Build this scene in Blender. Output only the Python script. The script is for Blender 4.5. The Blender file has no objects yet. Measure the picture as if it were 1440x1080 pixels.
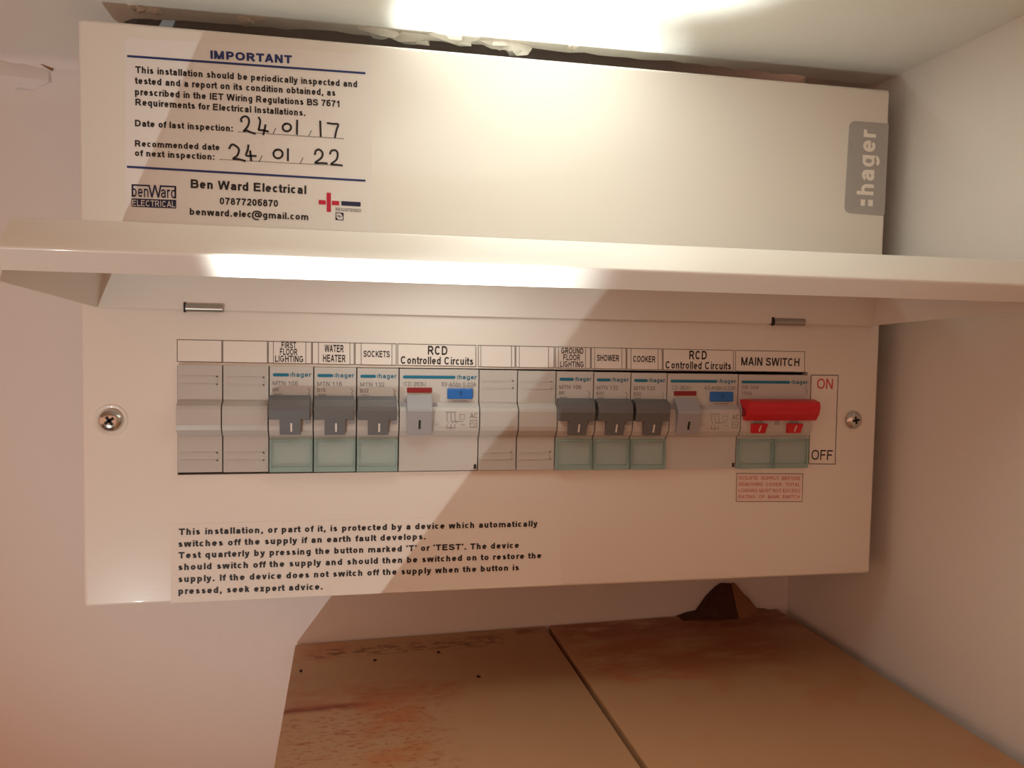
import bpy, bmesh, math, random
from mathutils import Vector, Matrix
random.seed(7)
S = 0.001                                   # everything below is measured in millimetres
SC = bpy.context.scene
COL = SC.collection
R = math.radians

# ------------------------------------------------------------------ camera
F_PX = 1143.3
YAW, PITCH, ROLL = -0.1989, -0.0536, -0.0182
CAM = Vector((67.47, -347.77, 57.06))
MC = Matrix.Rotation(YAW, 3, 'Z') @ Matrix.Rotation(PITCH, 3, 'X') @ Matrix.Rotation(ROLL, 3, 'Y')
cd = bpy.data.cameras.new('camera'); co = bpy.data.objects.new('camera', cd); COL.objects.link(co)
cd.sensor_fit = 'HORIZONTAL'; cd.sensor_width = 36.0; cd.lens = F_PX / 1440 * 36.0
cd.clip_start = 0.01; cd.clip_end = 50
co.matrix_world = Matrix.Translation(CAM * S) @ Matrix((MC.col[0], MC.col[2], -MC.col[1])).transposed().to_4x4()
SC.camera = co

def at(px, py, y=0.0):
    """point of the plane y = const (parallel to the unit's front) measured from the photograph"""
    d = MC @ Vector(((px - 720) / F_PX, 1.0, -(py - 540) / F_PX))
    return CAM + d * ((y - CAM.y) / d.y)
def atx(px, py, x):
    d = MC @ Vector(((px - 720) / F_PX, 1.0, -(py - 540) / F_PX))
    return CAM + d * ((x - CAM.x) / d.x)
def atz(px, py, z):
    d = MC @ Vector(((px - 720) / F_PX, 1.0, -(py - 540) / F_PX))
    return CAM + d * ((z - CAM.z) / d.z)

# ------------------------------------------------------------------ world, lamps, exposure
w = bpy.data.worlds.new('room_light'); SC.world = w; w.use_nodes = True
w.node_tree.nodes['Background'].inputs[0].default_value = (1.0, 0.52, 0.335, 1)
w.node_tree.nodes['Background'].inputs[1].default_value = 0.80
vs = SC.view_settings
vs.view_transform = 'Standard'; vs.look = 'None'; vs.gamma = 1.0; vs.use_curve_mapping = False; vs.exposure = 0.0

def spot(name, loc, target, watts, half_deg, blend, radius, colour):
    l = bpy.data.lights.new(name, 'SPOT'); l.energy = watts; l.spot_size = R(half_deg * 2); l.spot_blend = blend
    l.shadow_soft_size = radius * S; l.color = colour
    o = bpy.data.objects.new(name, l); COL.objects.link(o)
    o.location = Vector(loc) * S
    o.rotation_euler = (Vector(target) - Vector(loc)).to_track_quat('-Z', 'Y').to_euler()
    return o
TORCH = (-318, -800, -598)
COOL = (0.92, 1.0, 0.97)
spot('torch_spill', TORCH, (40, 0, 30), 12, 15, 0.8, 5, COOL)
spot('torch_hotspot', TORCH, (148, -122, 190), 290, 3.9, 0.7, 5, COOL)
spot('torch_hotspot', TORCH, (78, -101, 74), 150, 2.7, 0.25, 5, COOL)
spot('torch_hotspot', TORCH, (86, -101, 78), 90, 3.2, 0.6, 5, COOL)

# ------------------------------------------------------------------ materials
MATS = {}
def mat(name, col, rough=0.5, metal=0.0, spec=0.5, bump=0.0, bscale=200.0, var=0.0, vscale=30.0, coat=0.0):
    if name in MATS: return MATS[name]
    m = bpy.data.materials.new(name); m.use_nodes = True
    nt = m.node_tree; b = nt.nodes['Principled BSDF']
    b.inputs['Base Color'].default_value = (*col, 1); b.inputs['Roughness'].default_value = rough
    b.inputs['Metallic'].default_value = metal; b.inputs['Specular IOR Level'].default_value = spec
    b.inputs['Coat Weight'].default_value = coat
    tc = nt.nodes.new('ShaderNodeNewGeometry')
    if bump > 0:
        n = nt.nodes.new('ShaderNodeTexNoise'); n.inputs['Scale'].default_value = bscale; n.inputs['Detail'].default_value = 4
        nt.links.new(tc.outputs['Position'], n.inputs['Vector'])
        bp = nt.nodes.new('ShaderNodeBump'); bp.inputs['Strength'].default_value = bump; bp.inputs['Distance'].default_value = 0.001
        nt.links.new(n.outputs['Fac'], bp.inputs['Height']); nt.links.new(bp.outputs['Normal'], b.inputs['Normal'])
    if var > 0:
        n = nt.nodes.new('ShaderNodeTexNoise'); n.inputs['Scale'].default_value = vscale; n.inputs['Detail'].default_value = 5
        nt.links.new(tc.outputs['Position'], n.inputs['Vector'])
        mx = nt.nodes.new('ShaderNodeMix'); mx.data_type = 'RGBA'
        mx.inputs['A'].default_value = (*[c * (1 - var) for c in col], 1); mx.inputs['B'].default_value = (*[min(1, c * (1 + var)) for c in col], 1)
        nt.links.new(n.outputs['Fac'], mx.inputs['Factor']); nt.links.new(mx.outputs['Result'], b.inputs['Base Color'])
    MATS[name] = m
    return m
COATED = mat('cream_powder_coat', (0.80, 0.755, 0.69), 0.33, spec=0.45, bump=0.03, bscale=900, coat=0.35)
COATED.node_tree.nodes['Principled BSDF'].inputs['Coat Roughness'].default_value = 0.07
LIDM = COATED
WALL = mat('pinkish_plaster', (0.76, 0.70, 0.665), 0.85, bump=0.35, bscale=120, var=0.03, vscale=14)
WALLR = mat('white_plaster', (0.76, 0.735, 0.69), 0.85, bump=0.35, bscale=120, var=0.03, vscale=14)
CEIL = mat('cream_ceiling_paint', (0.78, 0.75, 0.68), 0.7, bump=0.3, bscale=90, var=0.03, vscale=16)
PLASTER = mat('torn_plaster', (0.74, 0.66, 0.56), 0.9, bump=0.6, bscale=300)
PLASTIC = mat('pale_grey_plastic', (0.52, 0.50, 0.465), 0.38)
PLASTICW = mat('white_plastic', (0.56, 0.54, 0.505), 0.38)
GREY = mat('dark_grey_plastic', (0.135, 0.135, 0.14), 0.45)
LGREY = mat('mid_grey_plastic', (0.36, 0.36, 0.38), 0.4)
RED = mat('red_plastic', (0.62, 0.012, 0.02), 0.35)
DRED = mat('dark_red_plastic', (0.25, 0.01, 0.015), 0.4)
BLUE = mat('blue_plastic', (0.01, 0.14, 0.48), 0.35)
TEAL = mat('teal_print', (0.0, 0.16, 0.27), 0.5)
BLACK = mat('black_ink', (0.012, 0.011, 0.012), 0.5)
FAINT = mat('grey_ink', (0.22, 0.20, 0.185), 0.5)
NAVY = mat('navy_ink', (0.012, 0.03, 0.15), 0.5)
DNAVY = mat('dark_navy_ink', (0.01, 0.014, 0.06), 0.5)
REDINK = mat('red_ink', (0.55, 0.01, 0.04), 0.5)
SOFTRED = mat('soft_red_ink', (0.62, 0.24, 0.21), 0.5)
ONRED = mat('bright_red_ink', (0.6, 0.04, 0.03), 0.5)
LINE = mat('thin_line_ink', (0.16, 0.13, 0.115), 0.5)
STICK = mat('clear_white_sticker', (0.80, 0.76, 0.73), 0.3)
STICKW = mat('white_sticker', (0.82, 0.77, 0.71), 0.35)
STICKP = mat('pink_sticker', (0.80, 0.66, 0.60), 0.4)
BADGE = mat('grey_badge', (0.40, 0.38, 0.355), 0.5)
BADGEW = mat('badge_lettering', (0.88, 0.83, 0.74), 0.5)
STEEL = mat('zinc_steel', (0.62, 0.60, 0.56), 0.22, metal=1.0)
DSTEEL = mat('dull_steel', (0.42, 0.38, 0.34), 0.35, metal=1.0)
DARK = mat('dark_interior', (0.02, 0.02, 0.02), 0.8)
WOODEDGE = mat('board_edge', (0.60, 0.44, 0.30), 0.6, bump=0.2, var=0.08, vscale=60)
BROWN = mat('brown_splintered_wood', (0.27, 0.115, 0.05), 0.9, bump=0.8, bscale=400, var=0.25, vscale=160)
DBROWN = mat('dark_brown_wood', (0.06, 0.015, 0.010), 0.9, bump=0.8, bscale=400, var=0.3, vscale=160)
FLOORM = mat('brown_floor', (0.12, 0.07, 0.045), 0.5, var=0.15, vscale=8)

def clear_mat(name, tint, cov):
    m = bpy.data.materials.new(name); m.use_nodes = True; nt = m.node_tree
    b = nt.nodes['Principled BSDF']; out = nt.nodes['Material Output']
    b.inputs['Base Color'].default_value = (*[c * 0.66 for c in tint], 1); b.inputs['Roughness'].default_value = 0.15
    tr = nt.nodes.new('ShaderNodeBsdfTransparent'); tr.inputs[0].default_value = (*tint, 1)
    mx = nt.nodes.new('ShaderNodeMixShader'); mx.inputs[0].default_value = cov
    nt.links.new(tr.outputs[0], mx.inputs[1]); nt.links.new(b.outputs[0], mx.inputs[2]); nt.links.new(mx.outputs[0], out.inputs[0])
    return m
CLEAR = clear_mat('clear_teal_plastic', (0.82, 0.94, 0.93), 0.28)
CLEARE = clear_mat('clear_teal_edge', (0.72, 0.91, 0.89), 0.38)

def board_mat():
    m = bpy.data.materials.new('stained_tan_board'); m.use_nodes = True; nt = m.node_tree; b = nt.nodes['Principled BSDF']
    b.inputs['Roughness'].default_value = 0.6; b.inputs['Specular IOR Level'].default_value = 0.3
    N = nt.nodes.new; L = nt.links.new
    g = N('ShaderNodeNewGeometry'); sep = N('ShaderNodeSeparateXYZ'); L(g.outputs['Position'], sep.inputs[0])
    def noise(scale, det=5, sx=1, sy=1):
        mp = N('ShaderNodeMapping'); mp.inputs['Scale'].default_value = (sx, sy, 1); L(g.outputs['Position'], mp.inputs[0])
        n = N('ShaderNodeTexNoise'); n.inputs['Scale'].default_value = scale; n.inputs['Detail'].default_value = det; n.inputs['Roughness'].default_value = 0.7
        L(mp.outputs[0], n.inputs['Vector']); return n.outputs['Fac']
    def mr(v, a, b_, c=0.0, d=1.0):
        n = N('ShaderNodeMapRange'); n.interpolation_type = 'SMOOTHSTEP'
        n.inputs['From Min'].default_value = a; n.inputs['From Max'].default_value = b_; n.inputs['To Min'].default_value = c; n.inputs['To Max'].default_value = d
        L(v, n.inputs['Value']); return n.outputs[0]
    def mul(*vals):
        o = vals[0]
        for v in vals[1:]:
            n = N('ShaderNodeMath'); n.operation = 'MULTIPLY'; L(o, n.inputs[0])
            if isinstance(v, (int, float)): n.inputs[1].default_value = v
            else: L(v, n.inputs[1])
            o = n.outputs[0]
        return o
    def blob(x0, x1, y0, y1, f):            # a stain's own outline, in millimetres on the board
        x, y = sep.outputs[0], sep.outputs[1]
        return mul(mr(x, (x0 - f) * S, (x0 + f) * S), mr(x, (x1 - f) * S, (x1 + f) * S, 1, 0),
                   mr(y, (y0 - f) * S, (y0 + f) * S), mr(y, (y1 - f) * S, (y1 + f) * S, 1, 0))
    def mix(a, colr, fac):
        n = N('ShaderNodeMix'); n.data_type = 'RGBA'; L(fac, n.inputs['Factor']); L(a, n.inputs['A']); n.inputs['B'].default_value = (*colr, 1); return n.outputs['Result']
    base = N('ShaderNodeMix'); base.data_type = 'RGBA'
    base.inputs['A'].default_value = (0.47, 0.265, 0.135, 1); base.inputs['B'].default_value = (0.54, 0.33, 0.18, 1); L(noise(22), base.inputs['Factor'])
    c = base.outputs['Result']
    c = mix(c, (0.50, 0.20, 0.085), mul(mr(noise(14, 6), 0.52, 0.66), 0.5))
    STAINS = BOARD_STAINS
    for (x0, x1, y0, y1, f, sc, lo, hi, colr, k) in STAINS:
        c = mix(c, colr, mul(blob(x0, x1, y0, y1, f), mr(noise(sc, 6, 1, 2.2), lo, hi), k))
    L(c, b.inputs['Base Color'])
    bp = N('ShaderNodeBump'); bp.inputs['Strength'].default_value = 0.25; bp.inputs['Distance'].default_value = 0.0006
    L(noise(160), bp.inputs['Height']); L(bp.outputs[0], b.inputs['Normal'])
    return m

# ------------------------------------------------------------------ mesh helpers
def root_of(o):
    v = Vector((0, 0, 0))
    while o is not None: v += o.location; o = o.parent
    return v
class MB:
    def __init__(s): s.v = []; s.f = []
    def add(s, vs_, fs):
        k = len(s.v); s.v += [Vector(p) for p in vs_]; s.f += [[i + k for i in q] for q in fs]; return s
    def hexa(s, p):                          # 8 corners: bottom four, top four
        return s.add(p, [(0, 3, 2, 1), (4, 5, 6, 7), (0, 1, 5, 4), (1, 2, 6, 5), (2, 3, 7, 6), (3, 0, 4, 7)])
    def box(s, x0, x1, y0, y1, z0, z1):
        return s.hexa([(x0, y0, z0), (x1, y0, z0), (x1, y1, z0), (x0, y1, z0), (x0, y0, z1), (x1, y0, z1), (x1, y1, z1), (x0, y1, z1)])
    def extr(s, prof, x0, x1):               # closed profile of (y, z) drawn out along x
        n = len(prof); k = [(x0, y, z) for y, z in prof] + [(x1, y, z) for y, z in prof]
        fs = [[i, (i + 1) % n, n + (i + 1) % n, n + i] for i in range(n)] + [list(range(n))[::-1], list(range(n, 2 * n))]
        return s.add(k, fs)
    def quad(s, a, b, c, d): return s.add([a, b, c, d], [(0, 1, 2, 3)])
    def lathe(s, c, prof, seg=24):           # prof: (radius, y) around the y axis through c
        vs_ = []; fs = []
        for r_, y in prof:
            for i in range(seg):
                a = 2 * math.pi * i / seg; vs_.append((c[0] + r_ * math.cos(a), c[1] + y, c[2] + r_ * math.sin(a)))
        for j in range(len(prof) - 1):
            for i in range(seg):
                fs.append((j * seg + i, j * seg + (i + 1) % seg, (j + 1) * seg + (i + 1) % seg, (j + 1) * seg + i))
        fs.append(list(range(seg))[::-1]); fs.append([(len(prof) - 1) * seg + i for i in range(seg)])
        return s.add(vs_, fs)
    def build(s, name, m, parent=None, smooth=False, bevel=0.0, seg=2, fix=True):
        me = bpy.data.meshes.new(name); off = root_of(parent)
        me.from_pydata([p * S - off for p in s.v], [], s.f); me.update()
        if fix or bevel:
            bm = bmesh.new(); bm.from_mesh(me)
            if bevel:
                bmesh.ops.remove_doubles(bm, verts=bm.verts, dist=1e-6)
                bm.normal_update()
                es = [e for e in bm.edges if len(e.link_faces) == 2 and e.calc_face_angle(0) > 0.5]
                bmesh.ops.bevel(bm, geom=es, offset=bevel * S, segments=seg, affect='EDGES', profile=0.5, clamp_overlap=True)
            bmesh.ops.recalc_face_normals(bm, faces=bm.faces); bm.to_mesh(me); bm.free()
        if smooth:
            for p in me.polygons: p.use_smooth = True
            if hasattr(me, 'set_sharp_from_angle'): me.set_sharp_from_angle(angle=R(35))
        me.materials.append(m)
        o = bpy.data.objects.new(name, me); COL.objects.link(o)
        if parent is not None: o.parent = parent
        return o
def tag(o, label=None, cat=None, group=None, kind=None):
    if label: o['label'] = label
    if cat: o['category'] = cat
    if group: o['group'] = group
    if kind: o['kind'] = kind
    return o
def thing(name, loc, label, cat, group=None):
    o = bpy.data.objects.new(name, None); COL.objects.link(o); o.location = Vector(loc) * S
    o.empty_display_size = 0.01
    return tag(o, label, cat, group)

# ---- lettering: a plain sans alphabet drawn as pen strokes, capital height = 1
def _arc(x0, x1, y0, y1, a0, a1, n=None):
    n = n or max(4, int(abs(a1 - a0) / 24)); cx, cy, rx, ry = (x0 + x1) / 2, (y0 + y1) / 2, (x1 - x0) / 2, (y1 - y0) / 2
    out = []
    for i in range(n + 1):
        a = R(a0 + (a1 - a0) * i / n); c_, s_ = math.cos(a), math.sin(a); e = 0.86      # slightly squared rounds
        out.append((cx + rx * math.copysign(abs(c_) ** e, c_), cy + ry * math.copysign(abs(s_) ** e, s_)))
    return out
def _strokes(ch, w):
    h = w / 2; b, t, m, d = h, 1 - h, 0.735 - h, -0.29 + h; xh = 0.735
    L = 0.085 + h; X = 0.085 + 0.60 - h; xm = (L + X) / 2; ring = lambda y0=b, y1=m, x0=L, x1=X: _arc(x0, x1, y0, y1, 0, 360)
    arch = lambda x0, x1: _arc(x0, x1, m - 0.44, m, 180, 0) + [(x1, 0)]
    P = 0.09 + h
    def U(wd): return 0.085 + wd - h
    if ch == 'a': return [_arc(L, X - .03, m - .40, m, 165, 0) + [(X - .03, 0)], [(X - .03, .45), (xm + .05, .415), (L + .06, .36), (L, .22), (L + .07, .09), (xm - .05, b), (X - .12, .13), (X - .03, .27)]], .74
    if ch == 'b': return [[(L, 0), (L, 1)], ring()], .78
    if ch == 'c': return [_arc(L, X - .02, b, m, 42, 318)], .71
    if ch == 'd': return [[(X, 0), (X, 1)], ring()], .78
    if ch == 'e': return [_arc(L, X, b, m, 0, 322), [(L, .375), (X + h * .8, .375)]], .76
    if ch == 'f': return [[(.22, 0), (.22, .74)] + _arc(.22, .58, .54, t, 180, 80), [(.02, xh - h), (.42, xh - h)]], .40
    if ch == 'g': return [ring(), [(X, xh), (X, d + .2)] + _arc(L + .02, X, d, d + .36, 0, -150)], .78
    if ch == 'h': return [[(L, 0), (L, 1)], arch(L, X - .03)], .76
    if ch == 'i': return [[(P, 0), (P, xh)], [(P, .86), (P, 1)]], .32
    if ch == 'k': return [[(L, 0), (L, 1)], [(L, .26), (X - .06, xh)], [(L + .17, .42), (X - .02, 0)]], .70
    if ch == 'l': return [[(P, 0), (P, 1)]], .32
    if ch == 'm': return [[(L, 0), (L, xh)], arch(L, L + .38), arch(L + .38, L + .76)], 1.12
    if ch == 'n': return [[(L, 0), (L, xh)], arch(L, X - .03)], .76
    if ch == 'o': return [ring()], .77
    if ch == 'p': return [[(L, -.29), (L, xh)], ring()], .78
    if ch == 'q': return [[(X, -.29), (X, xh)], ring()], .78
    if ch == 'r': return [[(L, 0), (L, xh)], _arc(L, L + .46, m - .46, m, 180, 75)], .48
    if ch == 's': return [[(X - .06, .58), (X - .16, m - .03), (xm - .03, m), (L + .05, m - .07), (L + .03, .50), (xm - .05, .40), (X - .09, .31), (X - .05, .19), (X - .14, b + .03), (xm - .03, b), (L + .06, b + .04), (L - .01, .20)]], .70
    if ch == 't': return [[(.20, .95), (.20, .22), (.25, b + .02), (.33, b), (.42, b + .02)], [(.02, xh - h), (.41, xh - h)]], .41
    if ch == 'u': return [[(L, xh)] + _arc(L, X - .03, b, b + .44, 180, 360) , [(X - .03, 0), (X - .03, xh)]], .76
    if ch == 'v': return [[(.03 + h, xh), (.35, 0)], [(.35, 0), (.67 - h, xh)]], .70
    if ch == 'w': return [[(.03 + h, xh), (.27, 0)], [(.27, 0), (.50, xh)], [(.50, xh), (.73, 0)], [(.73, 0), (.97 - h, xh)]], 1.0
    if ch == 'x': return [[(.04 + h, xh), (.64 - h, 0)], [(.64 - h, xh), (.04 + h, 0)]], .68
    if ch == 'y': return [[(.03 + h, xh), (.35, .02)], [(.67 - h, xh), (.34, -.08), (.25, d + .05), (.15, d), (.06, d + .01)]], .70
    if ch == 'A': return [[(.02 + h, 0), (.46, 1)], [(.46, 1), (.90 - h, 0)], [(.20, .32), (.72, .32)]], .92
    if ch == 'B': return [[(L, 0), (L, 1)], [(L, t), (.48, t)] + _arc(.30, .74, .52, t, 90, -90) + [(L, .52)], [(L, .52), (.50, .52)] + _arc(.28, .79, b, .52, 90, -90) + [(L, b)]], .93
    if ch == 'C': return [_arc(L, .90 - h, b, t, 40, 320)], 1.0
    if ch == 'D': return [[(L, 0), (L, 1)], [(L, t), (.42, t)] + _arc(.06, .90 - h, b, t, 90, -90) + [(L, b)]], 1.0
    if ch == 'E': return [[(L, 0), (L, 1)], [(L, t), (.80, t)], [(L, .53), (.75, .53)], [(L, b), (.83, b)]], .92
    if ch == 'F': return [[(L, 0), (L, 1)], [(L, t), (.76, t)], [(L, .51), (.68, .51)]], .84
    if ch == 'G': return [_arc(L, .95 - h, b, t, 42, 330), [(.95 - h, .15), (.95 - h, .50)], [(.55, .46), (.95, .46)]], 1.07
    if ch == 'H': return [[(L, 0), (L, 1)], [(.88 - h, 0), (.88 - h, 1)], [(L, .53), (.88 - h, .53)]], .98
    if ch == 'I': return [[(P + .03, 0), (P + .03, 1)]], .39
    if ch == 'K': return [[(L, 0), (L, 1)], [(L, .32), (.82, 1)], [(.36, .56), (.86, 0)]], .92
    if ch == 'L': return [[(L, 0), (L, 1)], [(L, b), (.74, b)]], .78
    if ch == 'M': return [[(L, 0), (L, 1)], [(1.04 - h, 0), (1.04 - h, 1)], [(L, 1), (.565, 0)], [(.565, 0), (1.04 - h, 1)]], 1.15
    if ch == 'N': return [[(L, 0), (L, 1)], [(.88 - h, 0), (.88 - h, 1)], [(L, 1), (.88 - h, 0)]], .98
    if ch == 'O': return [_arc(.06 + h, .99 - h, b, t, 0, 360)], 1.06
    if ch == 'P': return [[(L, 0), (L, 1)], [(L, t), (.52, t)] + _arc(.26, .83 - h, .44, t, 90, -90) + [(L, .44)]], .91
    if ch == 'R': return [[(L, 0), (L, 1)], [(L, t), (.54, t)] + _arc(.26, .85 - h, .47, t, 90, -90) + [(L, .47)], [(.50, .47), (.90 - h * .6, 0)]], .98
    if ch == 'S': return [[(.80 - h, .72), (.70, t - .06), (.44, t), (.20, t - .06), (.12 + h * .4, .76), (.20, .60), (.46, .52), (.70, .43), (.82 - h * .6, .27), (.72, b + .07), (.44, b), (.18, b + .07), (.05 + h, .31)]], .91
    if ch == 'T': return [[(.42, 0), (.42, 1)], [(.03, t), (.81, t)]], .84
    if ch == 'U': return [[(L, 1)] + _arc(L, .87 - h, b, .62, 180, 360) + [(.87 - h, 1)]], .98
    if ch == 'V': return [[(.02 + h, 1), (.45, 0)], [(.45, 0), (.88 - h, 1)]], .90
    if ch == 'W': return [[(.02 + h, 1), (.34, 0)], [(.34, 0), (.64, 1)], [(.64, 1), (.94, 0)], [(.94, 0), (1.26 - h, 1)]], 1.28
    if ch == 'X': return [[(.04 + h, 1), (.86 - h, 0)], [(.86 - h, 1), (.04 + h, 0)]], .90
    if ch == 'Y': return [[(.02 + h, 1), (.45, .42)], [(.88 - h, 1), (.45, .42)], [(.45, 0), (.45, .46)]], .90
    if ch == '0': return [_arc(.06 + h, .70 - h, b, t, 0, 360)], .77
    if ch == '1': return [[(.44, 0), (.44, 1)], [(.44, .93), (.30, .80), (.14, .71)]], .77
    if ch == '2': return [[(.09 + h, .70), (.16 + h, .88), (.38, t), (.60, .90), (.68 - h, .72), (.60, .54), (.30, .26), (.10 + h, b)], [(.07, b), (.70, b)]], .77
    if ch == '3': return [[(.08 + h, .74), (.2, .92), (.38, t), (.60, .9), (.64, .74), (.56, .58), (.36, .53)], [(.36, .53), (.60, .46), (.68 - h * .6, .28), (.60, .09), (.36, b), (.17, .08), (.07 + h, .27)]], .77
    if ch == '4': return [[(.55, 0), (.55, 1)], [(.55, 1), (.06, .29)], [(.04, .29), (.74, .29)]], .77
    if ch == '5': return [[(.16, t), (.66, t)], [(.18, 1), (.12 + h * .4, .50)], [(.13, .48), (.24, .60), (.38, .64), (.62, .55), (.69 - h, .33), (.60, .10), (.36, b), (.16, .08), (.06 + h, .26)]], .77
    if ch == '6': return [_arc(.07 + h, .71 - h, b, .60, 0, 360), [(.07 + h, .30), (.08 + h, .60), (.18, .86), (.38, t), (.56, .95), (.65, .84)]], .77
    if ch == '7': return [[(.07, t), (.71, t)], [(.68, t), (.50, .70), (.36, .36), (.31, 0)]], .77
    if ch == '8': return [_arc(.11 + h, .66 - h, .53, t, 0, 360), _arc(.06 + h, .71 - h, b, .53, 0, 360)], .77
    if ch == '9': return [_arc(.06 + h, .70 - h, .37, t, 0, 360), [(.70 - h, .68), (.69 - h, .40), (.60, .13), (.38, b), (.17, .07), (.09 + h * .5, .22)]], .77
    if ch == '.': return [[(.20, 0), (.20, max(.15, w))]], .39
    if ch == ',': return [[(.20, max(.15, w)), (.20, 0), (.14, -.15)]], .39
    if ch == ':': return [[(.2, 0), (.2, max(.15, w))], [(.2, xh - max(.15, w)), (.2, xh)]], .40
    if ch in '\u2018\u2019': return [[(.16, 1), (.16, .70)]], .31
    if ch == '/': return [[(.03, -.02), (.36, 1.02)]], .39
    if ch == '@': return [_arc(.45, .92, .18, .70, 0, 360), [(.92, .72), (.90, .22), (1.08, .18), (1.24, .48)], _arc(.08, 1.26, -.26, .98, 0, 290)], 1.36
    if ch == '\u0394': return [[(.04, b), (.86, b)], [(.06, 0), (.45, 1)], [(.45, 1), (.84, 0)]], .9
    return [], .39
_GC = {}
def glyph(ch, w):
    """vertices and faces of one letter's strokes"""
    if (ch, w) in _GC: return _GC[(ch, w)]
    st, adv = _strokes(ch, w); vs_ = []; fs = []; fs_n = []
    for pts in st:
        P = [Vector((*p, 0)) for p in pts]
        if len(P) > 2: P = smooth_line(P, 2) if len(P) < 14 else P
        closed = (P[0] - P[-1]).length < 1e-4; n = len(P); k = len(vs_)
        for i, p in enumerate(P):
            a = P[i - 1] if i else (P[-2] if closed else p); c = P[i + 1] if i < n - 1 else (P[1] if closed else p)
            tn = c - a
            tn = tn.normalized() if tn.length > 1e-9 else Vector((1, 0, 0))
            nn = Vector((-tn.y, tn.x, 0)) * (w / 2); q = len(fs_n); vs_ += [(p.x + nn.x, p.y + nn.y, q), (p.x - nn.x, p.y - nn.y, q)]
        fs += [(k + 2 * i, k + 2 * i + 1, k + 2 * i + 3, k + 2 * i + 2) for i in range(n - 1)]; fs_n.append(1)      # each stroke lies a hair over the one before
    _GC[(ch, w)] = (vs_, fs, adv); return _GC[(ch, w)]
def write(mb, body, a, b, capmm, y=None, wt=0.14, track=0.0):
    """lettering from a to b along the baseline, capital height capmm, stroke weight wt of the capital height"""
    V_, F_, x = [], [], 0.0
    for ch in body:
        v, f, adv = glyph(ch, wt); k = len(V_); V_ += [(p[0] + x, p[1], p[2]) for p in v]; F_ += [tuple(i + k for i in q) for q in f]; x += adv + track
    xs = [p[0] for p in V_]; x0, x1 = min(xs), max(xs)
    a = Vector(a); b = Vector(b)
    if y is not None: a.y = y; b.y = y
    d = (b - a); wdt = d.length; d.normalize(); u = Vector((-d.z, 0, d.x))
    mb.add([a + d * ((p[0] - x0) / (x1 - x0) * wdt) + u * (p[1] * capmm) + Vector((0, -0.012 * p[2], 0)) for p in V_], F_)
def smooth_line(pts, n=5):
    P = [Vector(p) for p in pts]; out = []
    for i in range(len(P) - 1):
        p0 = P[max(i - 1, 0)]; p1 = P[i]; p2 = P[i + 1]; p3 = P[min(i + 2, len(P) - 1)]
        for k in range(n):
            t = k / n
            out.append(0.5 * ((2 * p1) + (p2 - p0) * t + (2 * p0 - 5 * p1 + 4 * p2 - p3) * t * t + (3 * p1 - p0 - 3 * p2 + p3) * t ** 3))
    out.append(P[-1]); return out
def ribbon(mb, pts, wd):
    """flat pen stroke in the x-z plane"""
    vs_ = []; n = len(pts)
    for i, p in enumerate(pts):
        t = (pts[min(i + 1, n - 1)] - pts[max(i - 1, 0)]); t.y = 0; t.normalize()
        nn = Vector((-t.z, 0, t.x)) * (wd / 2)
        e = t * (wd * 0.4) * (-1 if i == 0 else (1 if i == n - 1 else 0))
        vs_ += [p + nn + e, p - nn + e]
    mb.add(vs_, [(2 * i, 2 * i + 1, 2 * i + 3, 2 * i + 2) for i in range(n - 1)])
def frame_lines(mb, c, wd, y):
    """thin printed outline through four corners"""
    c = [Vector((p.x, y, p.z)) for p in c]
    for i in range(4):
        ribbon(mb, [c[i], c[(i + 1) % 4]], wd)
def sheet(name, c, m, parent, th=0.12, y=0.0):
    """a thin sticker through four corners lying on the plane y"""
    mb = MB(); mb.hexa([(p.x, y + 0.05, p.z) for p in c] + [(p.x, y - th, p.z) for p in c])
    return mb.build(name, m, parent)

# ================================================================== the setting
XR, YB, ZC, ZF = 330.0, 96.0, 190.0, -1500.0
# back wall; left of the unit it runs into the ceiling with a soft cove, above the unit it goes on up into the ceiling void
mb = MB(); prof = [(YB, ZF), (YB, ZC - 10)]
for i in range(1, 7):
    a = i / 6 * math.pi / 2; prof.append((YB - 10 + 10 * math.cos(a), ZC - 10 + 10 * math.sin(a)))
prof += [(YB - 10, ZC + 70), (YB + 40, ZC + 70), (YB + 40, ZF)]
straight = [(YB, ZF), (YB, ZC - 10)] + [(YB, ZC - 9 + i * 4) for i in range(6)] + [(YB, ZC + 70), (YB + 40, ZC + 70), (YB + 40, ZF)]
n = len(prof)
rows = [(-900, prof), (-38, prof), (-36, straight), (XR + 60, straight)]
mb.add([(x, y, z) for x, pr in rows for y, z in pr],
       [[r_ * n + i, r_ * n + (i + 1) % n, (r_ + 1) * n + (i + 1) % n, (r_ + 1) * n + i] for r_ in range(3) for i in range(n)] + [list(range(n))[::-1], list(range(3 * n, 4 * n))])
wall_back = tag(mb.build('wall_back', WALL, smooth=True), 'pinkish plaster back wall the unit hangs on', kind='structure')
wall_right = tag(MB().box(XR, XR + 60, -900, YB, ZF, ZC + 25).build('wall_right', WALLR), 'off-white plaster side wall beside the unit', kind='structure')
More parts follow.
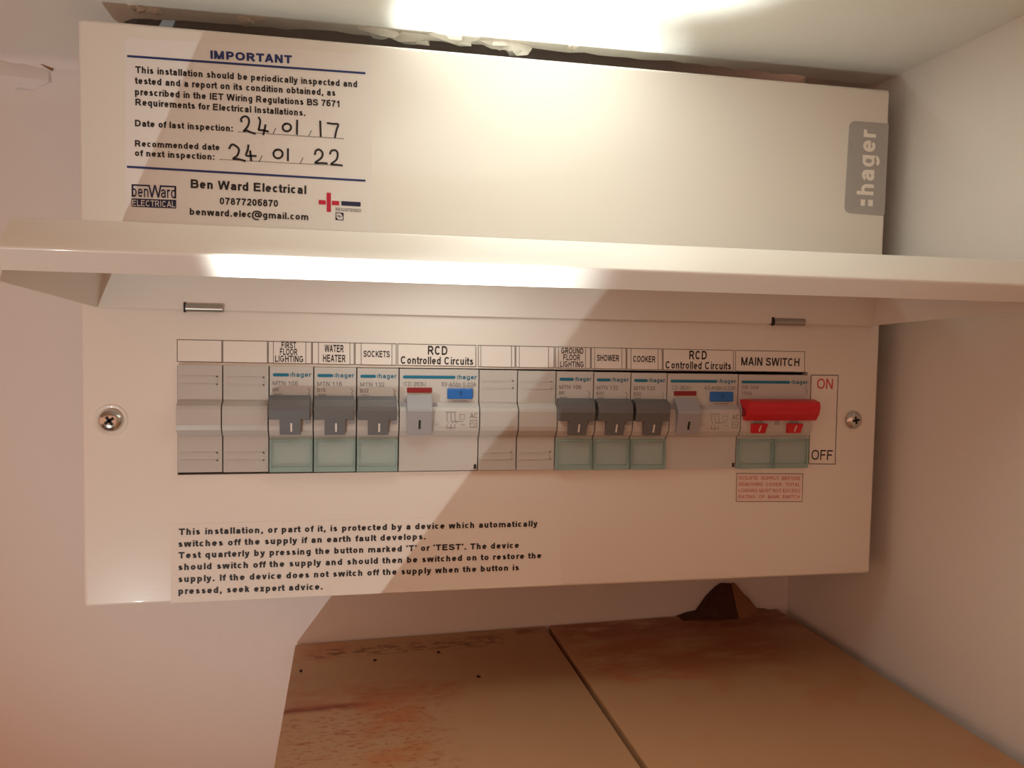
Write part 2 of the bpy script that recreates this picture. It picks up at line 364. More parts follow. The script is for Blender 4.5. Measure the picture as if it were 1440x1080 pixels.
# ceiling board: its back edge is broken off along the top of the unit, leaving a dark slot
rag = random.Random(3)
edge = [(XR, 30.0)] + [(x, 22.0 + rag.uniform(-1.6, 1.6) + 8 * max(0, (x - 230) / 100) + 6 * max(0, (90 - x) / 120)) for x in range(320, -24, -7)] + [(-28.0, 34.0), (-37.0, YB - 9), (-900, YB - 9), (-900, -420), (XR, -420)]
n = len(edge); mb = MB()
mb.add([(x, y, ZC) for x, y in edge] + [(x, y, ZC + 66) for x, y in edge], [[i, (i + 1) % n, n + (i + 1) % n, n + i] for i in range(n)] + [list(range(n))[::-1], list(range(n, 2 * n))])
ceiling = tag(mb.build('ceiling', CEIL), 'low cream painted ceiling with a broken back edge over the unit', kind='structure')
MB().box(-60, XR, -30, YB, ZC + 62, ZC + 70).build('void_board', BROWN, ceiling)
floor = tag(MB().box(-3500, XR + 60, -5000, YB + 40, ZF - 30, ZF).build('floor', FLOORM), 'brown floor far below the unit', kind='structure')

def lump(name, m, parent, c, rx, ry, rz, n=0, rough=0.35, seg=9):
    mb = MB(); vs_ = []; fs = []; rings = 5
    rnd = random.Random(n)
    for j in range(rings + 1):
        th = math.pi * j / rings
        for i in range(seg):
            a = 2 * math.pi * i / seg; q = 1 + rnd.uniform(-rough, rough)
            vs_.append((c[0] + rx * q * math.sin(th) * math.cos(a), c[1] + ry * q * math.sin(th) * math.sin(a), c[2] + rz * q * math.cos(th)))
    for j in range(rings):
        for i in range(seg): fs.append((j * seg + i, j * seg + (i + 1) % seg, (j + 1) * seg + (i + 1) % seg, (j + 1) * seg + i))
    return mb.add(vs_, fs).build(name, m, parent, smooth=True)
# ragged plaster edge hanging under the ceiling along the top of the unit
for i, (px0, px1, py, hgt) in enumerate([(172, 196, 27, 1.8), (196, 222, 30, 1.4), (330, 352, 35, 1.6), (352, 372, 38, 1.2), (512, 560, 49, 2.6), (556, 620, 56, 3.0), (612, 680, 60, 3.0), (676, 742, 65, 3.2), (716, 752, 69, 4.0), (802, 816, 74, 2.0)]):
    a = at(px0, py, 8); b = at(px1, py, 8)
    lump('plaster_flake', PLASTER if i < 4 or i == 9 else CEIL, ceiling, ((a.x + b.x) / 2, 16 + (i % 3) * 2, ZC + 0.6), (b.x - a.x) / 2 + 1, 5, hgt, n=i)
# swollen patch of plaster with a crack on the wall to the left of the unit
c = at(14, 104, YB)
lump('plaster_patch', WALL, wall_back, (c.x - 4, YB + 2, c.z), 25, 8, 8, n=40, rough=0.12, seg=14)
mb = MB()
pts = smooth_line([at(38, 84, YB - 3), at(49, 81, YB - 3), at(58, 88, YB - 3), at(66, 93, YB - 2.5), at(73, 97, YB - 2)], 4)
ribbon(mb, pts[:9], 0.8); ribbon(mb, pts[8:], 1.7)
k = len(mb.v)
mb.add([p + Vector((0, 5, 0)) for p in mb.v[:k]], []); mb.f += [[i, i + 1, k + i + 1, k + i] for i in range(0, k - 2, 1)]
mb.build('crack', BROWN, wall_back)

# ================================================================== tan boarded cupboard under the unit
def zb(x): return -108.0 + (x - 40.0) * 0.0215
XL, XJ, YF = 40.5, 179.5, -230.0
jb = [at(1, 1, 0)]
BOARD_STAINS = [
    # x0, x1, y0, y1, soft, noise scale, lo, hi, colour, strength
    (48, 150, 72, 84, 4, 150, 0.47, 0.57, (0.16, 0.06, 0.035), 0.8),
    (120, 178, 84, 94, 4, 90, 0.46, 0.6, (0.22, 0.08, 0.04), 0.7),
    (38, 80, 12, 17, 2.5, 80, 0.36, 0.50, (0.20, 0.03, 0.018), 1.0),
    (44, 120, 12, 34, 8, 60, 0.40, 0.62, (0.45, 0.14, 0.06), 0.7),
    (74, 100, -40, 22, 7, 40, 0.36, 0.60, (0.50, 0.17, 0.06), 0.85),
    (40, 110, -60, 14, 10, 230, 0.52, 0.62, (0.36, 0.10, 0.05), 0.75),
    (180, 335, 66, 98, 9, 50, 0.30, 0.56, (0.30, 0.10, 0.045), 0.85),
    (180, 300, 20, 74, 16, 26, 0.38, 0.60, (0.40, 0.13, 0.055), 0.75),
    (196, 240, 10, 22, 5, 70, 0.42, 0.60, (0.5, 0.13, 0.06), 0.6),
]
BOARD = board_mat()
cup = thing('wooden_cupboard', (185, 0, ZF), 'tan wooden cupboard with rust-stained top boards beneath the unit', 'cupboard')
for (x0, x1) in ((XL, XJ - 1.2), (XJ + 1.2, XR - 7.5)):
    MB().hexa([(x0, YF, zb(x0) - 18), (x1, YF, zb(x1) - 18), (x1, YB - 1.5, zb(x1) - 18), (x0, YB - 1.5, zb(x0) - 18),
               (x0, YF, zb(x0)), (x1, YF, zb(x1)), (x1, YB - 1.5, zb(x1)), (x0, YB - 1.5, zb(x0))]).build('top_board', BOARD, cup, bevel=0.9, smooth=True)
MB().box(XL + 3, XL + 19, YF + 4, YB - 1, ZF, zb(XL) - 17.5).build('side_panel', WOODEDGE, cup)
MB().box(XR - 21, XR - 5, YF + 4, YB - 1, ZF, zb(XR) - 18.5).build('side_panel', WOODEDGE, cup)
MB().box(XL + 19, XR - 21, YB - 10, YB - 1, ZF, zb(XL) - 17.5).build('back_panel', WOODEDGE, cup)
for (x0, x1, hx) in ((XL + 3, XJ - 1, XJ - 14), (XJ + 1, XR - 5, XJ + 14)):
    d = MB().box(x0, x1, YF - 14, YF + 3.9, ZF + 60, zb(XL) - 22).build('door', WOODEDGE, cup, bevel=1.5)
    MB().lathe((hx, YF - 14, -500), [(4, 0.5), (4, -9), (11, -12), (11, -19), (7, -22)], 16).build('knob', STEEL, d, smooth=True)
# specks of grit on the boards
for i, (px, py) in enumerate([(423, 939), (527, 926), (617, 917), (673, 952)]):
    p = atz(px, py, -106); 
    o = lump('grit_speck', DBROWN, cup, (p.x, p.y, zb(p.x) + 0.3), 0.9, 0.9, 0.6, n=60 + i, seg=7)
# splintered brown wedge standing against the wall on the right-hand board
pk0 = at(1019, 823, 90); pk1 = at(1036, 823, 90)
bl = at(955, 858, 90); br = at(1082, 853, 88); bmid = at(1040, 866, 74)
wt = thing('wood_fragment', ((bl.x + br.x) / 2, 86, zb(270)), 'dark brown splintered wood fragment standing on the boards against the wall', 'wood fragment')
zc = lambda x: zb(x) - 0.3
def shard(name, pts, m):
    """pts: outline on the wall side; leans forward to a ragged foot"""
    mb = MB(); n = len(pts); vs_ = [(x, YB - 1.2, z) for x, z, _ in pts] + [(x, YB - 1.2 - d, z) for x, z, d in pts]
    mb.add(vs_, [list(range(n)), list(range(n, 2 * n))[::-1]] + [[i, (i + 1) % n, n + (i + 1) % n, n + i] for i in range(n)])
    return mb.build(name, m, wt)
L0 = bl.x; zt = pk0.z
x_ = lambda t: L0 + (br.x - L0) * t
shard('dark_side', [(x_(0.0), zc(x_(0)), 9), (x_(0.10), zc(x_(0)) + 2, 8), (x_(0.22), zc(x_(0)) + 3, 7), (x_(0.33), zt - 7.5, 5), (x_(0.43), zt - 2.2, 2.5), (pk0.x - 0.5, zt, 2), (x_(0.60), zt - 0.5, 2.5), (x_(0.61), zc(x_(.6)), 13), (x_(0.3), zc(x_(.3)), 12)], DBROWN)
shard('brown_side', [(x_(0.60), zc(x_(.6)), 13), (x_(0.60), zt - 0.5, 2.8), (pk1.x + 0.5, zt - 0.2, 2), (x_(0.71), zt - 5, 3), (x_(0.78), zt - 8.5, 5), (x_(0.88), zc(x_(1)) + 1.5, 7), (x_(1.02), zc(x_(1)) + 0.8, 8), (x_(1.0), zc(x_(1)), 10)], BROWN)

# ================================================================== the consumer unit
PX0, PX1, PZ0, PZ1 = -36.0, 317.0, -53.0, 178.2      # front cover
AX0, AX1, AZ0, AZ1 = -0.2, 279.6, 0.0, 44.6           # aperture for the devices
unit = thing('consumer_unit', ((PX0 + PX1) / 2, YB, PZ0), 'cream metal consumer unit with its hinged flap propped open', 'fuse box')
# case behind the cover
mb = MB(); i_ = 2.5
mb.box(PX0 + i_, PX1 - i_, YB - 1.5, YB + 0.5, PZ0 + i_, PZ1 - i_)
mb.box(PX0 + i_, PX0 + i_ + 1.2, 16, YB, PZ0 + i_, PZ1 - i_); mb.box(PX1 - i_ - 1.2, PX1 - i_, 16, YB, PZ0 + i_, PZ1 - i_)
mb.box(PX0 + i_, PX1 - i_, 16, YB, PZ0 + i_, PZ0 + i_ + 1.2); mb.box(PX0 + i_, PX1 - i_, 16, YB, PZ1 - i_ - 1.2, PZ1 - i_)
mb.build('case', COATED, unit)
MB().box(AX0 - 4, AX1 + 4, 46, 52, 4, 39).build('rail', DSTEEL, unit)
MB().box(AX0 - 12, AX1 + 12, 60, 62, -18, 62).build('inner_plate', DARK, unit)
# front cover: folded sheet with the aperture cut out
xs = [PX0, AX0, AX1, PX1]; zs = [PZ0, AZ0, AZ1, PZ1]
bm = bmesh.new(); V = {}
off = root_of(unit)
def gv(x, y, z):
    k = (round(x, 3), round(y, 3), round(z, 3))
    if k not in V: V[k] = bm.verts.new(Vector(k) * S - off)
    return V[k]
for i in range(3):
    for j in range(3):
        if i == 1 and j == 1: continue
        bm.faces.new([gv(xs[i], 0, zs[j]), gv(xs[i + 1], 0, zs[j]), gv(xs[i + 1], 0, zs[j + 1]), gv(xs[i], 0, zs[j + 1])])
def skirt(loop, y1):
    for a, b in zip(loop, loop[1:] + loop[:1]):
        bm.faces.new([gv(a[0], 0, a[1]), gv(a[0], y1, a[1]), gv(b[0], y1, b[1]), gv(b[0], 0, b[1])])
skirt([(x, zs[0]) for x in xs] + [(xs[3], z) for z in zs[1:]] + [(x, zs[3]) for x in xs[2::-1]] + [(xs[0], z) for z in zs[2:0:-1]], 18)
skirt([(AX0, AZ0), (AX0, AZ1), (AX1, AZ1), (AX1, AZ0)], 5)
bmesh.ops.recalc_face_normals(bm, faces=bm.faces)
def outer(v):
    p = (v.co + off) / S
    return abs(p.x - PX0) < .01 or abs(p.x - PX1) < .01 or abs(p.z - PZ0) < .01 or abs(p.z - PZ1) < .01
es = [e for e in bm.edges if len(e.link_faces) == 2 and e.calc_face_angle(0) > 1 and all(outer(v) for v in e.verts)]
bmesh.ops.bevel(bm, geom=es, offset=1.6 * S, segments=4, affect='EDGES', profile=0.5)
bmesh.ops.recalc_face_normals(bm, faces=bm.faces)
me = bpy.data.meshes.new('front_cover'); bm.to_mesh(me); bm.free(); me.materials.append(COATED)
for p in me.polygons: p.use_smooth = True
me.set_sharp_from_angle(angle=R(40))
cover = bpy.data.objects.new('front_cover', me); COL.objects.link(cover); cover.parent = unit

# hinged flap, opened level: profile of the folded sheet (y, z)
def rounded(pts, r_, n=4):
    out = [Vector((pts[0][0], pts[0][1]))]
    for i in range(1, len(pts) - 1):
        p = Vector(pts[i]); a = (Vector(pts[i - 1]) - p).normalized(); b = (Vector(pts[i + 1]) - p).normalized()
        for k in range(n + 1):
            t = k / n; q0 = p + a * r_; q1 = p + b * r_
            out.append((1 - t) ** 2 * q0 + 2 * t * (1 - t) * p + t * t * q1)
    out.append(Vector((pts[-1][0], pts[-1][1]))); return out
FLX0, FLX1 = -30.6, 312.8
pl = rounded([(-0.6, 67.1), (-1.2, 85.2), (-90.0, 89.8), (-101.0, 79.9), (-93.0, 74.3)], 1.1)
inner = []
for i, p in enumerate(pl):
    t = (pl[min(i + 1, len(pl) - 1)] - pl[max(i - 1, 0)]).normalized(); inner.append(p + Vector((-t.y, t.x)) * -1.0 * (-1))
TOPIN = 3.6                                     # the flap's left side leans in towards its plate
mb = MB(); prof = [(p.x, p.y) for p in pl] + [(p.x, p.y) for p in inner[::-1]]
n = len(prof)
lean = lambda z: FLX0 + TOPIN * max(0, min(1, (z - 67) / 14.0))
vs_ = [(lean(z), y, z) for y, z in prof] + [(FLX1 + 1.5 * max(0, min(1, (z - 67) / 14.0)), y, z) for y, z in prof]
mb.add(vs_, [[i, (i + 1) % n, n + (i + 1) % n, n + i] for i in range(n)] + [list(range(n))[::-1], list(range(n, 2 * n))])
# side cheeks
zt0, zt1 = 85.0, 88.6
mb.hexa([(FLX0, -0.6, 67.0), (FLX0 + 1.2, -0.6, 67.0), (FLX0 + 1.2, -93, 71.2), (FLX0, -93, 71.2),
         (lean(85), -1.0, zt0), (lean(85) + 1.2, -1.0, zt0), (lean(85) + 1.2, -89.5, zt1), (lean(85), -89.5, zt1)])
mb.hexa([(FLX1 - 1.2, -0.6, 67.2), (FLX1, -0.6, 67.2), (FLX1, -93, 71.6), (FLX1 - 1.2, -93, 71.6),
         (FLX1 + 0.3, -1.0, zt0), (FLX1 + 1.5, -1.0, zt0), (FLX1 + 1.5, -89.5, zt1), (FLX1 + 0.3, -89.5, zt1)])
flap = mb.build('hinged_flap', LIDM, unit, smooth=True)
tag(flap, 'cream hinged flap lifted level above the switches')
for (xa, xb, ya, yb) in ((262, 314, 426, 440), (1087, 1130, 446.5, 459)):
    a = at(xa, (ya + yb) / 2 - 0.6, -1.2); b = at(xb, (ya + yb) / 2 + 0.6, -1.2)
    mb = MB(); k = 12; rr = 1.7
    vs_ = [(a.x, -1.6 + rr * math.cos(t), a.z + rr * math.sin(t)) for t in [2 * math.pi * i / k for i in range(k)]] + \
          [(b.x, -1.6 + rr * math.cos(t), b.z + rr * math.sin(t)) for t in [2 * math.pi * i / k for i in range(k)]]
    mb.add(vs_, [[i, (i + 1) % k, k + (i + 1) % k, k + i] for i in range(k)] + [list(range(k))[::-1], list(range(k, 2 * k))])
    h = mb.build('hinge_pin', DSTEEL, flap, smooth=True); tag(h, 'small steel hinge pin')
    MB().box(a.x - 0.9, a.x, -2.2, -1.0, a.z - 1.9, a.z + 2.0).build('hinge_slot', DARK, flap)

# cover screws in their dished washers
def screw(px, py, rs, rot):
    p = at(px, py)
    r0 = MB().lathe((p.x, 0, p.z), [(rs * 1.38, 0.05), (rs * 1.33, -0.35), (rs * 1.1, -0.25), (rs * 1.02, 0.02)], 32).build('screw_dish', COATED, unit, smooth=True)
    s_ = MB().lathe((p.x, 0, p.z), [(rs, 0.0), (rs * 0.98, -0.6), (rs * 0.85, -1.5), (rs * 0.6, -2.2), (rs * 0.32, -2.5)], 28).build('cover_screw', STEEL, unit, smooth=True)
    mb = MB()
    for a in (rot, rot + math.pi / 2):
        c_, s2 = math.cos(a), math.sin(a); l, h = rs * 0.42, rs * 0.12
        q = [(l, h), (-l, h), (-l, -h), (l, -h)]
        mb.hexa([(p.x + u * c_ - v * s2, -2.0, p.z + u * s2 + v * c_) for u, v in q] + [(p.x + u * c_ - v * s2, -2.56, p.z + u * s2 + v * c_) for u, v in q])
    mb.build('cross_slot', DARK, s_)
screw(156, 591, 4.7, 0.6); screw(1199.5, 590.5, 4.4, 0.2)

# grey maker's badge with the name running upwards
bc = [at(1187, 298.6), at(1242.8, 303), at(1249, 174), at(1194.5, 170)]
mb = MB(); pts = []
P = [Vector((p.x, 0, p.z)) for p in bc]
for i, r_ in ((0, 3.2), (1, 0.6), (2, 0.6), (3, 3.2)):
    a = (P[i - 1] - P[i]).normalized(); b = (P[(i + 1) % 4] - P[i]).normalized()
    for k in range(5):
        t = k / 4; pts.append((1 - t) ** 2 * (P[i] + a * r_) + 2 * t * (1 - t) * P[i] + t * t * (P[i] + b * r_))
n = len(pts)
mb.add([(p.x, 0.05, p.z) for p in pts] + [(p.x, -0.5, p.z) for p in pts], [[i, (i + 1) % n, n + (i + 1) % n, n + i] for i in range(n)] + [list(range(n))[::-1], list(range(n, 2 * n))])
badge = tag(mb.build('badge', BADGE, unit), 'grey badge with pale lettering')
mb = MB(); a = at(1227, 275); b = at(1231, 183.5)
write(mb, 'hager', a, b, 8.8, y=-0.6, wt=0.19)
for (qa, qb) in (((1209, 289.5), (1215.5, 281)), ((1219.5, 290), (1226.5, 281.5))):
    p = at(*qa); q = at(*qb); mb.quad((p.x, -0.6, p.z), (q.x, -0.6, p.z), (q.x, -0.6, q.z), (p.x, -0.6, q.z))
mb.build('lettering', BADGEW, badge, fix=False)

# ---------------------------------------------------------------- inspection label, upper left of the cover
K = 3.6
z1 = lambda x, y: at(160 + x / K, 50 + y / K)
lab = sheet('inspection_label', [at(176, 309), at(524, 326), at(522, 76), at(176, 52)], STICK, unit, 0.1)
tag(lab, 'white inspection label with dates written in black pen')
Y = -0.22
mb = MB()
TXT = [('This installation should be periodically inspected and', (110, 190), (1232, 263), 34), ('tested and a report on its condition obtained, as', (108, 245), (1122, 307), 34),
       ('prescribed in the IET Wiring Regulations BS 7671', (108, 302), (1143, 363), 34), ('Requirements for Electrical Installations.', (110, 354), (970, 408), 34),
       ('Date of last inspection:', (108, 460), (603, 487), 33), ('Recommended date', (108, 562), (536, 582), 32), ('of next inspection:', (108, 610), (510, 630), 32),
       ('Ben Ward Electrical', (390, 772), (975, 803), 45), ('07877206870', (537, 855), (832, 868), 36), ('benward.elec@gmail.com', (385, 908), (985, 935), 35)]
for s_, a, b, cp in TXT:
    write(mb, s_, z1(*a), z1(*b), cp / K / 3.6, y=Y, wt=0.215)
for (a, b, sl) in (((632, 488), (1162, 523), (808, 988)), ((540, 628), (1155, 660), (738, 945))):
    pa, pb = z1(*a), z1(*b); nd = 66
    for i in range(nd):
        t = i / (nd - 1); p = pa.lerp(pb, t); mb.quad((p.x - .17, Y, p.z - .15), (p.x + .17, Y, p.z - .15), (p.x + .17, Y, p.z + .2), (p.x - .17, Y, p.z + .2))
    for sx in sl:
        t = (sx - a[0]) / (b[0] - a[0]); p = pa.lerp(pb, t); ribbon(mb, [Vector((p.x - .4, Y, p.z)), Vector((p.x + .7, Y, p.z + 2.4))], 0.28)
mb.build('printed_text', BLACK, lab, fix=False)
mb = MB(); write(mb, 'IMPORTANT', z1(490, 118), z1(903, 143), 3.25, y=Y, wt=0.24)
for a, b in (((73, 105), (1270, 191)), ((72, 665), (1270, 735))):
    ribbon(mb, [Vector((q.x, Y, q.z)) for q in (z1(*a), z1(*b))], 0.85)
mb.build('blue_print', NAVY, lab, fix=False)
H = 8.47
z3 = lambda x, y: (lambda p: Vector((p.x, -0.26, p.z)))(at(325 + x / H, 155 + y / H))
ell = lambda cx, cy, rx, ry: [(cx + rx * math.cos(2 * math.pi * i / 12 + 2), cy - ry * math.sin(2 * math.pi * i / 12 + 2)) for i in range(13)]
PEN = [[(125, 135), (120, 105), (150, 78), (190, 80), (215, 120), (205, 180), (175, 225), (150, 250), (190, 245), (235, 265), (285, 280)],
       [(330, 90), (348, 130), (335, 210), (330, 235), (380, 240), (440, 255)], [(410, 180), (400, 230), (385, 290)], ell(665, 207, 50, 46), [(787, 125), (785, 285)],
       [(1062, 135), (1068, 310)], [(1150, 155), (1215, 165), (1275, 170), (1255, 240), (1238, 325)],
       [(-20, 455), (10, 410), (55, 425), (95, 470), (75, 540), (25, 580), (90, 585), (165, 605)], [(207, 420), (200, 470), (180, 540), (240, 545), (295, 548)], [(228, 490), (240, 600)],
       ell(560, 522, 55, 52), [(678, 465), (677, 600)], [(1000, 525), (1010, 485), (1050, 470), (1090, 510), (1075, 570), (1000, 628), (1070, 630), (1140, 635)],
       [(1180, 520), (1195, 485), (1245, 480), (1270, 520), (1255, 590), (1190, 645), (1250, 650), (1320, 660)]]
mb = MB()
for st in PEN: ribbon(mb, smooth_line([z3(*q) for q in st], 4) if len(st) > 2 else [z3(*q) for q in st], 0.80)
mb.build('handwriting', BLACK, lab, fix=False)
# company mark: dark capitals block under tall condensed letters
L14 = 14.4
zl = lambda x, y: at(175 + x / L14, 245 + y / L14)
mb = MB()
def pq(mb, pts, y): mb.add([(p.x, y, p.z) for p in pts], [tuple(range(len(pts)))])
pq(mb, [zl(148, 660), zl(1050, 695), zl(1050, 522), zl(148, 490)], Y)
pq(mb, [zl(148, 235), zl(500, 248), zl(515, 218), zl(148, 203)], Y); pq(mb, [zl(740, 258), zl(1050, 272), zl(1050, 240), zl(725, 225)], Y)
pq(mb, [zl(148, 458), zl(182, 460), zl(182, 220), zl(148, 220)], Y); pq(mb, [zl(1015, 490), zl(1050, 492), zl(1050, 255), zl(1015, 255)], Y)
write(mb, 'ben', zl(155, 458), zl(490, 470), 4.6, y=Y); write(mb, 'ard', zl(745, 480), zl(1046, 492), 4.6, y=Y)
write(mb, 'W', zl(490, 470), zl(760, 478), 4.9, y=Y)
mb.build('company_mark', DNAVY, lab, fix=False)
mb = MB(); write(mb, 'ELECTRICAL', zl(165, 640), zl(1030, 672), 2.35, y=Y - 0.05, track=0.03); mb.build('company_mark_lettering', STICK, lab, fix=False)
zr = lambda x, y: at(435 + x / 16.0, 255 + y / 16.0)
mb = MB(); pq(mb, [zr(390, 685), zr(488, 690), zr(488, 262), zr(390, 255)], Y); pq(mb, [zr(210, 518), zr(372, 526), zr(372, 430), zr(210, 418)], Y); pq(mb, [zr(508, 535), zr(672, 545), zr(672, 445), zr(508, 436)], Y)
mb.build('red_cross_mark', REDINK, lab, fix=False)
mb = MB(); pq(mb, [zr(720, 545), zr(1155, 572), zr(1155, 470), zr(720, 445)], Y)
write(mb, 'REGISTERED', zr(595, 665), zr(1165, 695), 1.25, y=Y)
frame_lines(mb, [zr(598, 862), zr(762, 872), zr(762, 718), zr(598, 705)], 0.3, Y)
ribbon(mb, [Vector((q.x, Y, q.z)) for q in (zr(635, 780), zr(690, 820), zr(640, 760), zr(715, 800))], 0.35)
pq(mb, [zr(700, 715), zr(760, 800), zr(760, 718)], Y); pq(mb, [zr(600, 800), zr(600, 862), zr(655, 868)], Y)
mb.build('registration_mark', DNAVY, lab, fix=False)

# ---------------------------------------------------------------- test notice below the switches
K2 = 1440 / 580
z2 = lambda x, y: at(220 + x / K2, 710 + y / K2)
note = sheet('test_notice', [at(240, 848), at(790, 822), at(787, 722), at(240, 737)], COATED, unit, 0.08)
tag(note, 'clear sticker with black test notice')
mb = MB()
for s_, a, b in [('This installation, or part of it, is protected by a device which automatically', (78, 105), (1330, 75)), ('switches off the supply if an earth fault develops.', (77, 147), (940, 120)),
                 ('Test quarterly by pressing the button marked \u2018T\u2019 or \u2018TEST\u2019. The device', (77, 187), (1265, 150)), ('should switch off the supply and should then be switched on to restore the', (77, 228), (1343, 186)),
                 ('supply. If the device does not switch off the supply when the button is', (77, 270), (1265, 228)), ('pressed, seek expert advice.', (77, 312), (580, 295))]:
    write(mb, s_, z2(*a), z2(*b), 2.65, y=-0.2, track=0.04, wt=0.225)
mb.build('printed_text', BLACK, note, fix=False)

# ---------------------------------------------------------------- row of circuit labels above the switches
def row(px, k):                 # k = 0 lower, 1 upper edge of the label row
    t = (px - 249) / (1131 - 249)
    return at(px, (508.3 + t * 15.0) if k == 0 else (477.6 + t * 17.0))
LBL = [((249.3, 312), None, []), ((313.5, 376), None, []),
       ((377.5, 438), (384.5, 430), [('FIRST', .25, .70, .70, .30), ('FLOOR', .20, .74, .385, .30), ('LIGHTING', .05, .92, .06, .30)]),
       ((439.5, 498), (448, 492), [('WATER', .19, .80, .56, .34), ('HEATER', .14, .86, .10, .34)]),
       ((499.5, 557), (508, 551), [('SOCKETS', .07, .93, .36, .30)]),
       ((559.5, 669), None, [('RCD', .38, .63, .52, .42), ('Controlled Circuits', .035, .965, .07, .36)]),
       ((672.5, 724), (676, 719), []), ((725.5, 779), (730, 771), []),
       ((781, 830), (785, 823), [('GROUND', .10, .92, .69, .28), ('FLOOR', .18, .80, .375, .28), ('LIGHTING', .06, .93, .05, .28)]),
       ((831.5, 880), (836, 874), [('SHOWER', .08, .90, .37, .30)]), ((881.5, 931), (887, 925), [('COOKER', .08, .90, .35, .30)]),
       ((932.5, 1031), None, [('RCD', .365, .615, .53, .42), ('Controlled Circuits', .03, .965, .06, .36)]),
       ((1034, 1131.3), None, [('MAIN SWITCH', .08, .92, .28, .40)])]
for (x0, x1), st, texts in LBL:
    c4 = [row(x0, 0), row(x1, 0), row(x1, 1), row(x0, 1)]
    l = sheet('circuit_label', c4, STICKW, unit, 0.1)
    fr = MB(); frame_lines(fr, c4, 0.28, -0.16)
    ybase = -0.16
    if st:
        c4 = [row(st[0], 0), row(st[1], 0), row(st[1], 1), row(st[0], 1)]
        sheet('overlay_sticker', c4, STICKW, l, 0.22)
        frame_lines(fr, c4, 0.24, -0.28); ybase = -0.28
    fr.build('printed_border', LINE, l, fix=False)
    if texts:
        mb = MB()
        for s_, ua, ub, va, ch in texts:
            bl_, br_, tr_, tl_ = c4
            pt = lambda u, v: bl_.lerp(br_, u).lerp(tl_.lerp(tr_, u), v)
            write(mb, s_, pt(ua, va), pt(ub, va), ch * (tl_.z - bl_.z), y=ybase, wt=0.19)
        mb.build('lettering', BLACK, l, fix=False)

# ON / OFF label and red warning label
onl = sheet('on_off_label', [at(1137, 652), at(1174, 652.7), at(1178.4, 527.8), at(1140.4, 527.3)], STICKW, unit, 0.1)
mb = MB(); frame_lines(mb, [at(1137, 652), at(1174, 652.7), at(1178.4, 527.8), at(1140.4, 527.3)], 0.32, -0.16)
write(mb, 'OFF', at(1140.6, 646.5), at(1170, 647), 4.8, y=-0.18); mb.build('black_print', BLACK, onl, fix=False)
mb = MB(); write(mb, 'ON', at(1148.5, 546.5), at(1170.5, 547), 4.8, y=-0.18); mb.build('red_lettering', ONRED, onl, fix=False)
wc = [at(1035, 705), at(1127.8, 705.3), at(1128.9, 666.3), at(1035.6, 665.6)]
wl = tag(sheet('warning_label', wc, STICKP, unit, 0.1), 'pale pink label with faint red warning text')
mb = MB(); frame_lines(mb, wc, 0.3, -0.16); mb.build('printed_border', LINE, wl, fix=False)
mb = MB()
for i, s_ in enumerate(['ISOLATE  SUPPLY  BEFORE', 'REMOVING  COVER.  TOTAL', 'LOADING MUST NOT EXCEED', 'RATING  OF  MAIN  SWITCH']):
    v = 0.775 - i * 0.222
    write(mb, s_, wc[0].lerp(wc[3], v).lerp(wc[1].lerp(wc[2], v), 0.03), wc[1].lerp(wc[2], v).lerp(wc[0].lerp(wc[3], v), 0.04), 1.65, y=-0.18, wt=0.19)
mb.build('lettering', SOFTRED, wl, fix=False)

# ================================================================== the switching devices
edges_px = [249, 313, 378, 440.5, 500.8, 560, 672, 726, 780, 832.5, 884.7, 935.5, 1035, 1135.5]
EX = [at(x, 648, -2).x for x in edges_px]
YF_ = -1.6                                            # flat face of the devices, just proud of the cover
NOSE = -5.2                                           # the raised middle
def body_profile(z0, z1, nose=True):
    p = [(30, z0), (YF_, z0), (YF_, z0 + 14.6)]
    p += [(YF_ - 1.6, z0 + 15.6), (NOSE + .5, z0 + 17.6), (NOSE, z0 + 19.5), (NOSE, z0 + 26.0), (NOSE + .5, z0 + 27.4), (YF_ - .6, z0 + 29.0), (YF_, z0 + 29.3)]
    return p + [(YF_, z1), (30, z1)]
def dev(name, k0, k1, z0, label, cat, group=None):
    x0, x1 = EX[k0] + 0.25, EX[k1] - 0.25
    t = thing(name, ((x0 + x1) / 2, 30, z0), label, cat, group)
    MB().extr(body_profile(z0, z0 + 43.6), x0, x1).build('body', PLASTIC if name == 'blanking_plate' else PLASTICW, t, smooth=False)
    return t, x0, x1, x1 - x0
def maker(t, x0, wd, zt_, k):
    """teal bar and maker's name across the top of a device; k = module count"""
    mb = MB(); e = 17.0
    f = (wd - (k - 1) * e) / e if k == 1 else 1.0
    u0, u1 = (1.2, 7.7) if k == 1 else (1.3, wd - 10.0)
    z = zt_ - 3.4; y = YF_ - 0.12
    pts = []
    for cx, a0 in ((x0 + u0 + .65, 90), (x0 + u1 - .65, -90)):
        for i in range(7): a = R(a0 + 30 * i); pts.append((cx + .65 * math.cos(a), y, z + .65 * math.sin(a)))
    mb.add(pts, [tuple(range(len(pts)))])
    h0 = x0 + (8.9 if k == 1 else wd - 8.6); h1 = x0 + wd - 0.8
    write(mb, 'hager', (h0, y, z - .75), (h1, y, z - .75), 1.9, wt=0.17)
    for dz in (-.55, .25): mb.quad((h0 - .75, y, z + dz), (h0 - .3, y, z + dz), (h0 - .3, y, z + dz + .45), (h0 - .75, y, z + dz + .45))
    mb.build('maker_print', TEAL, t, fix=False)
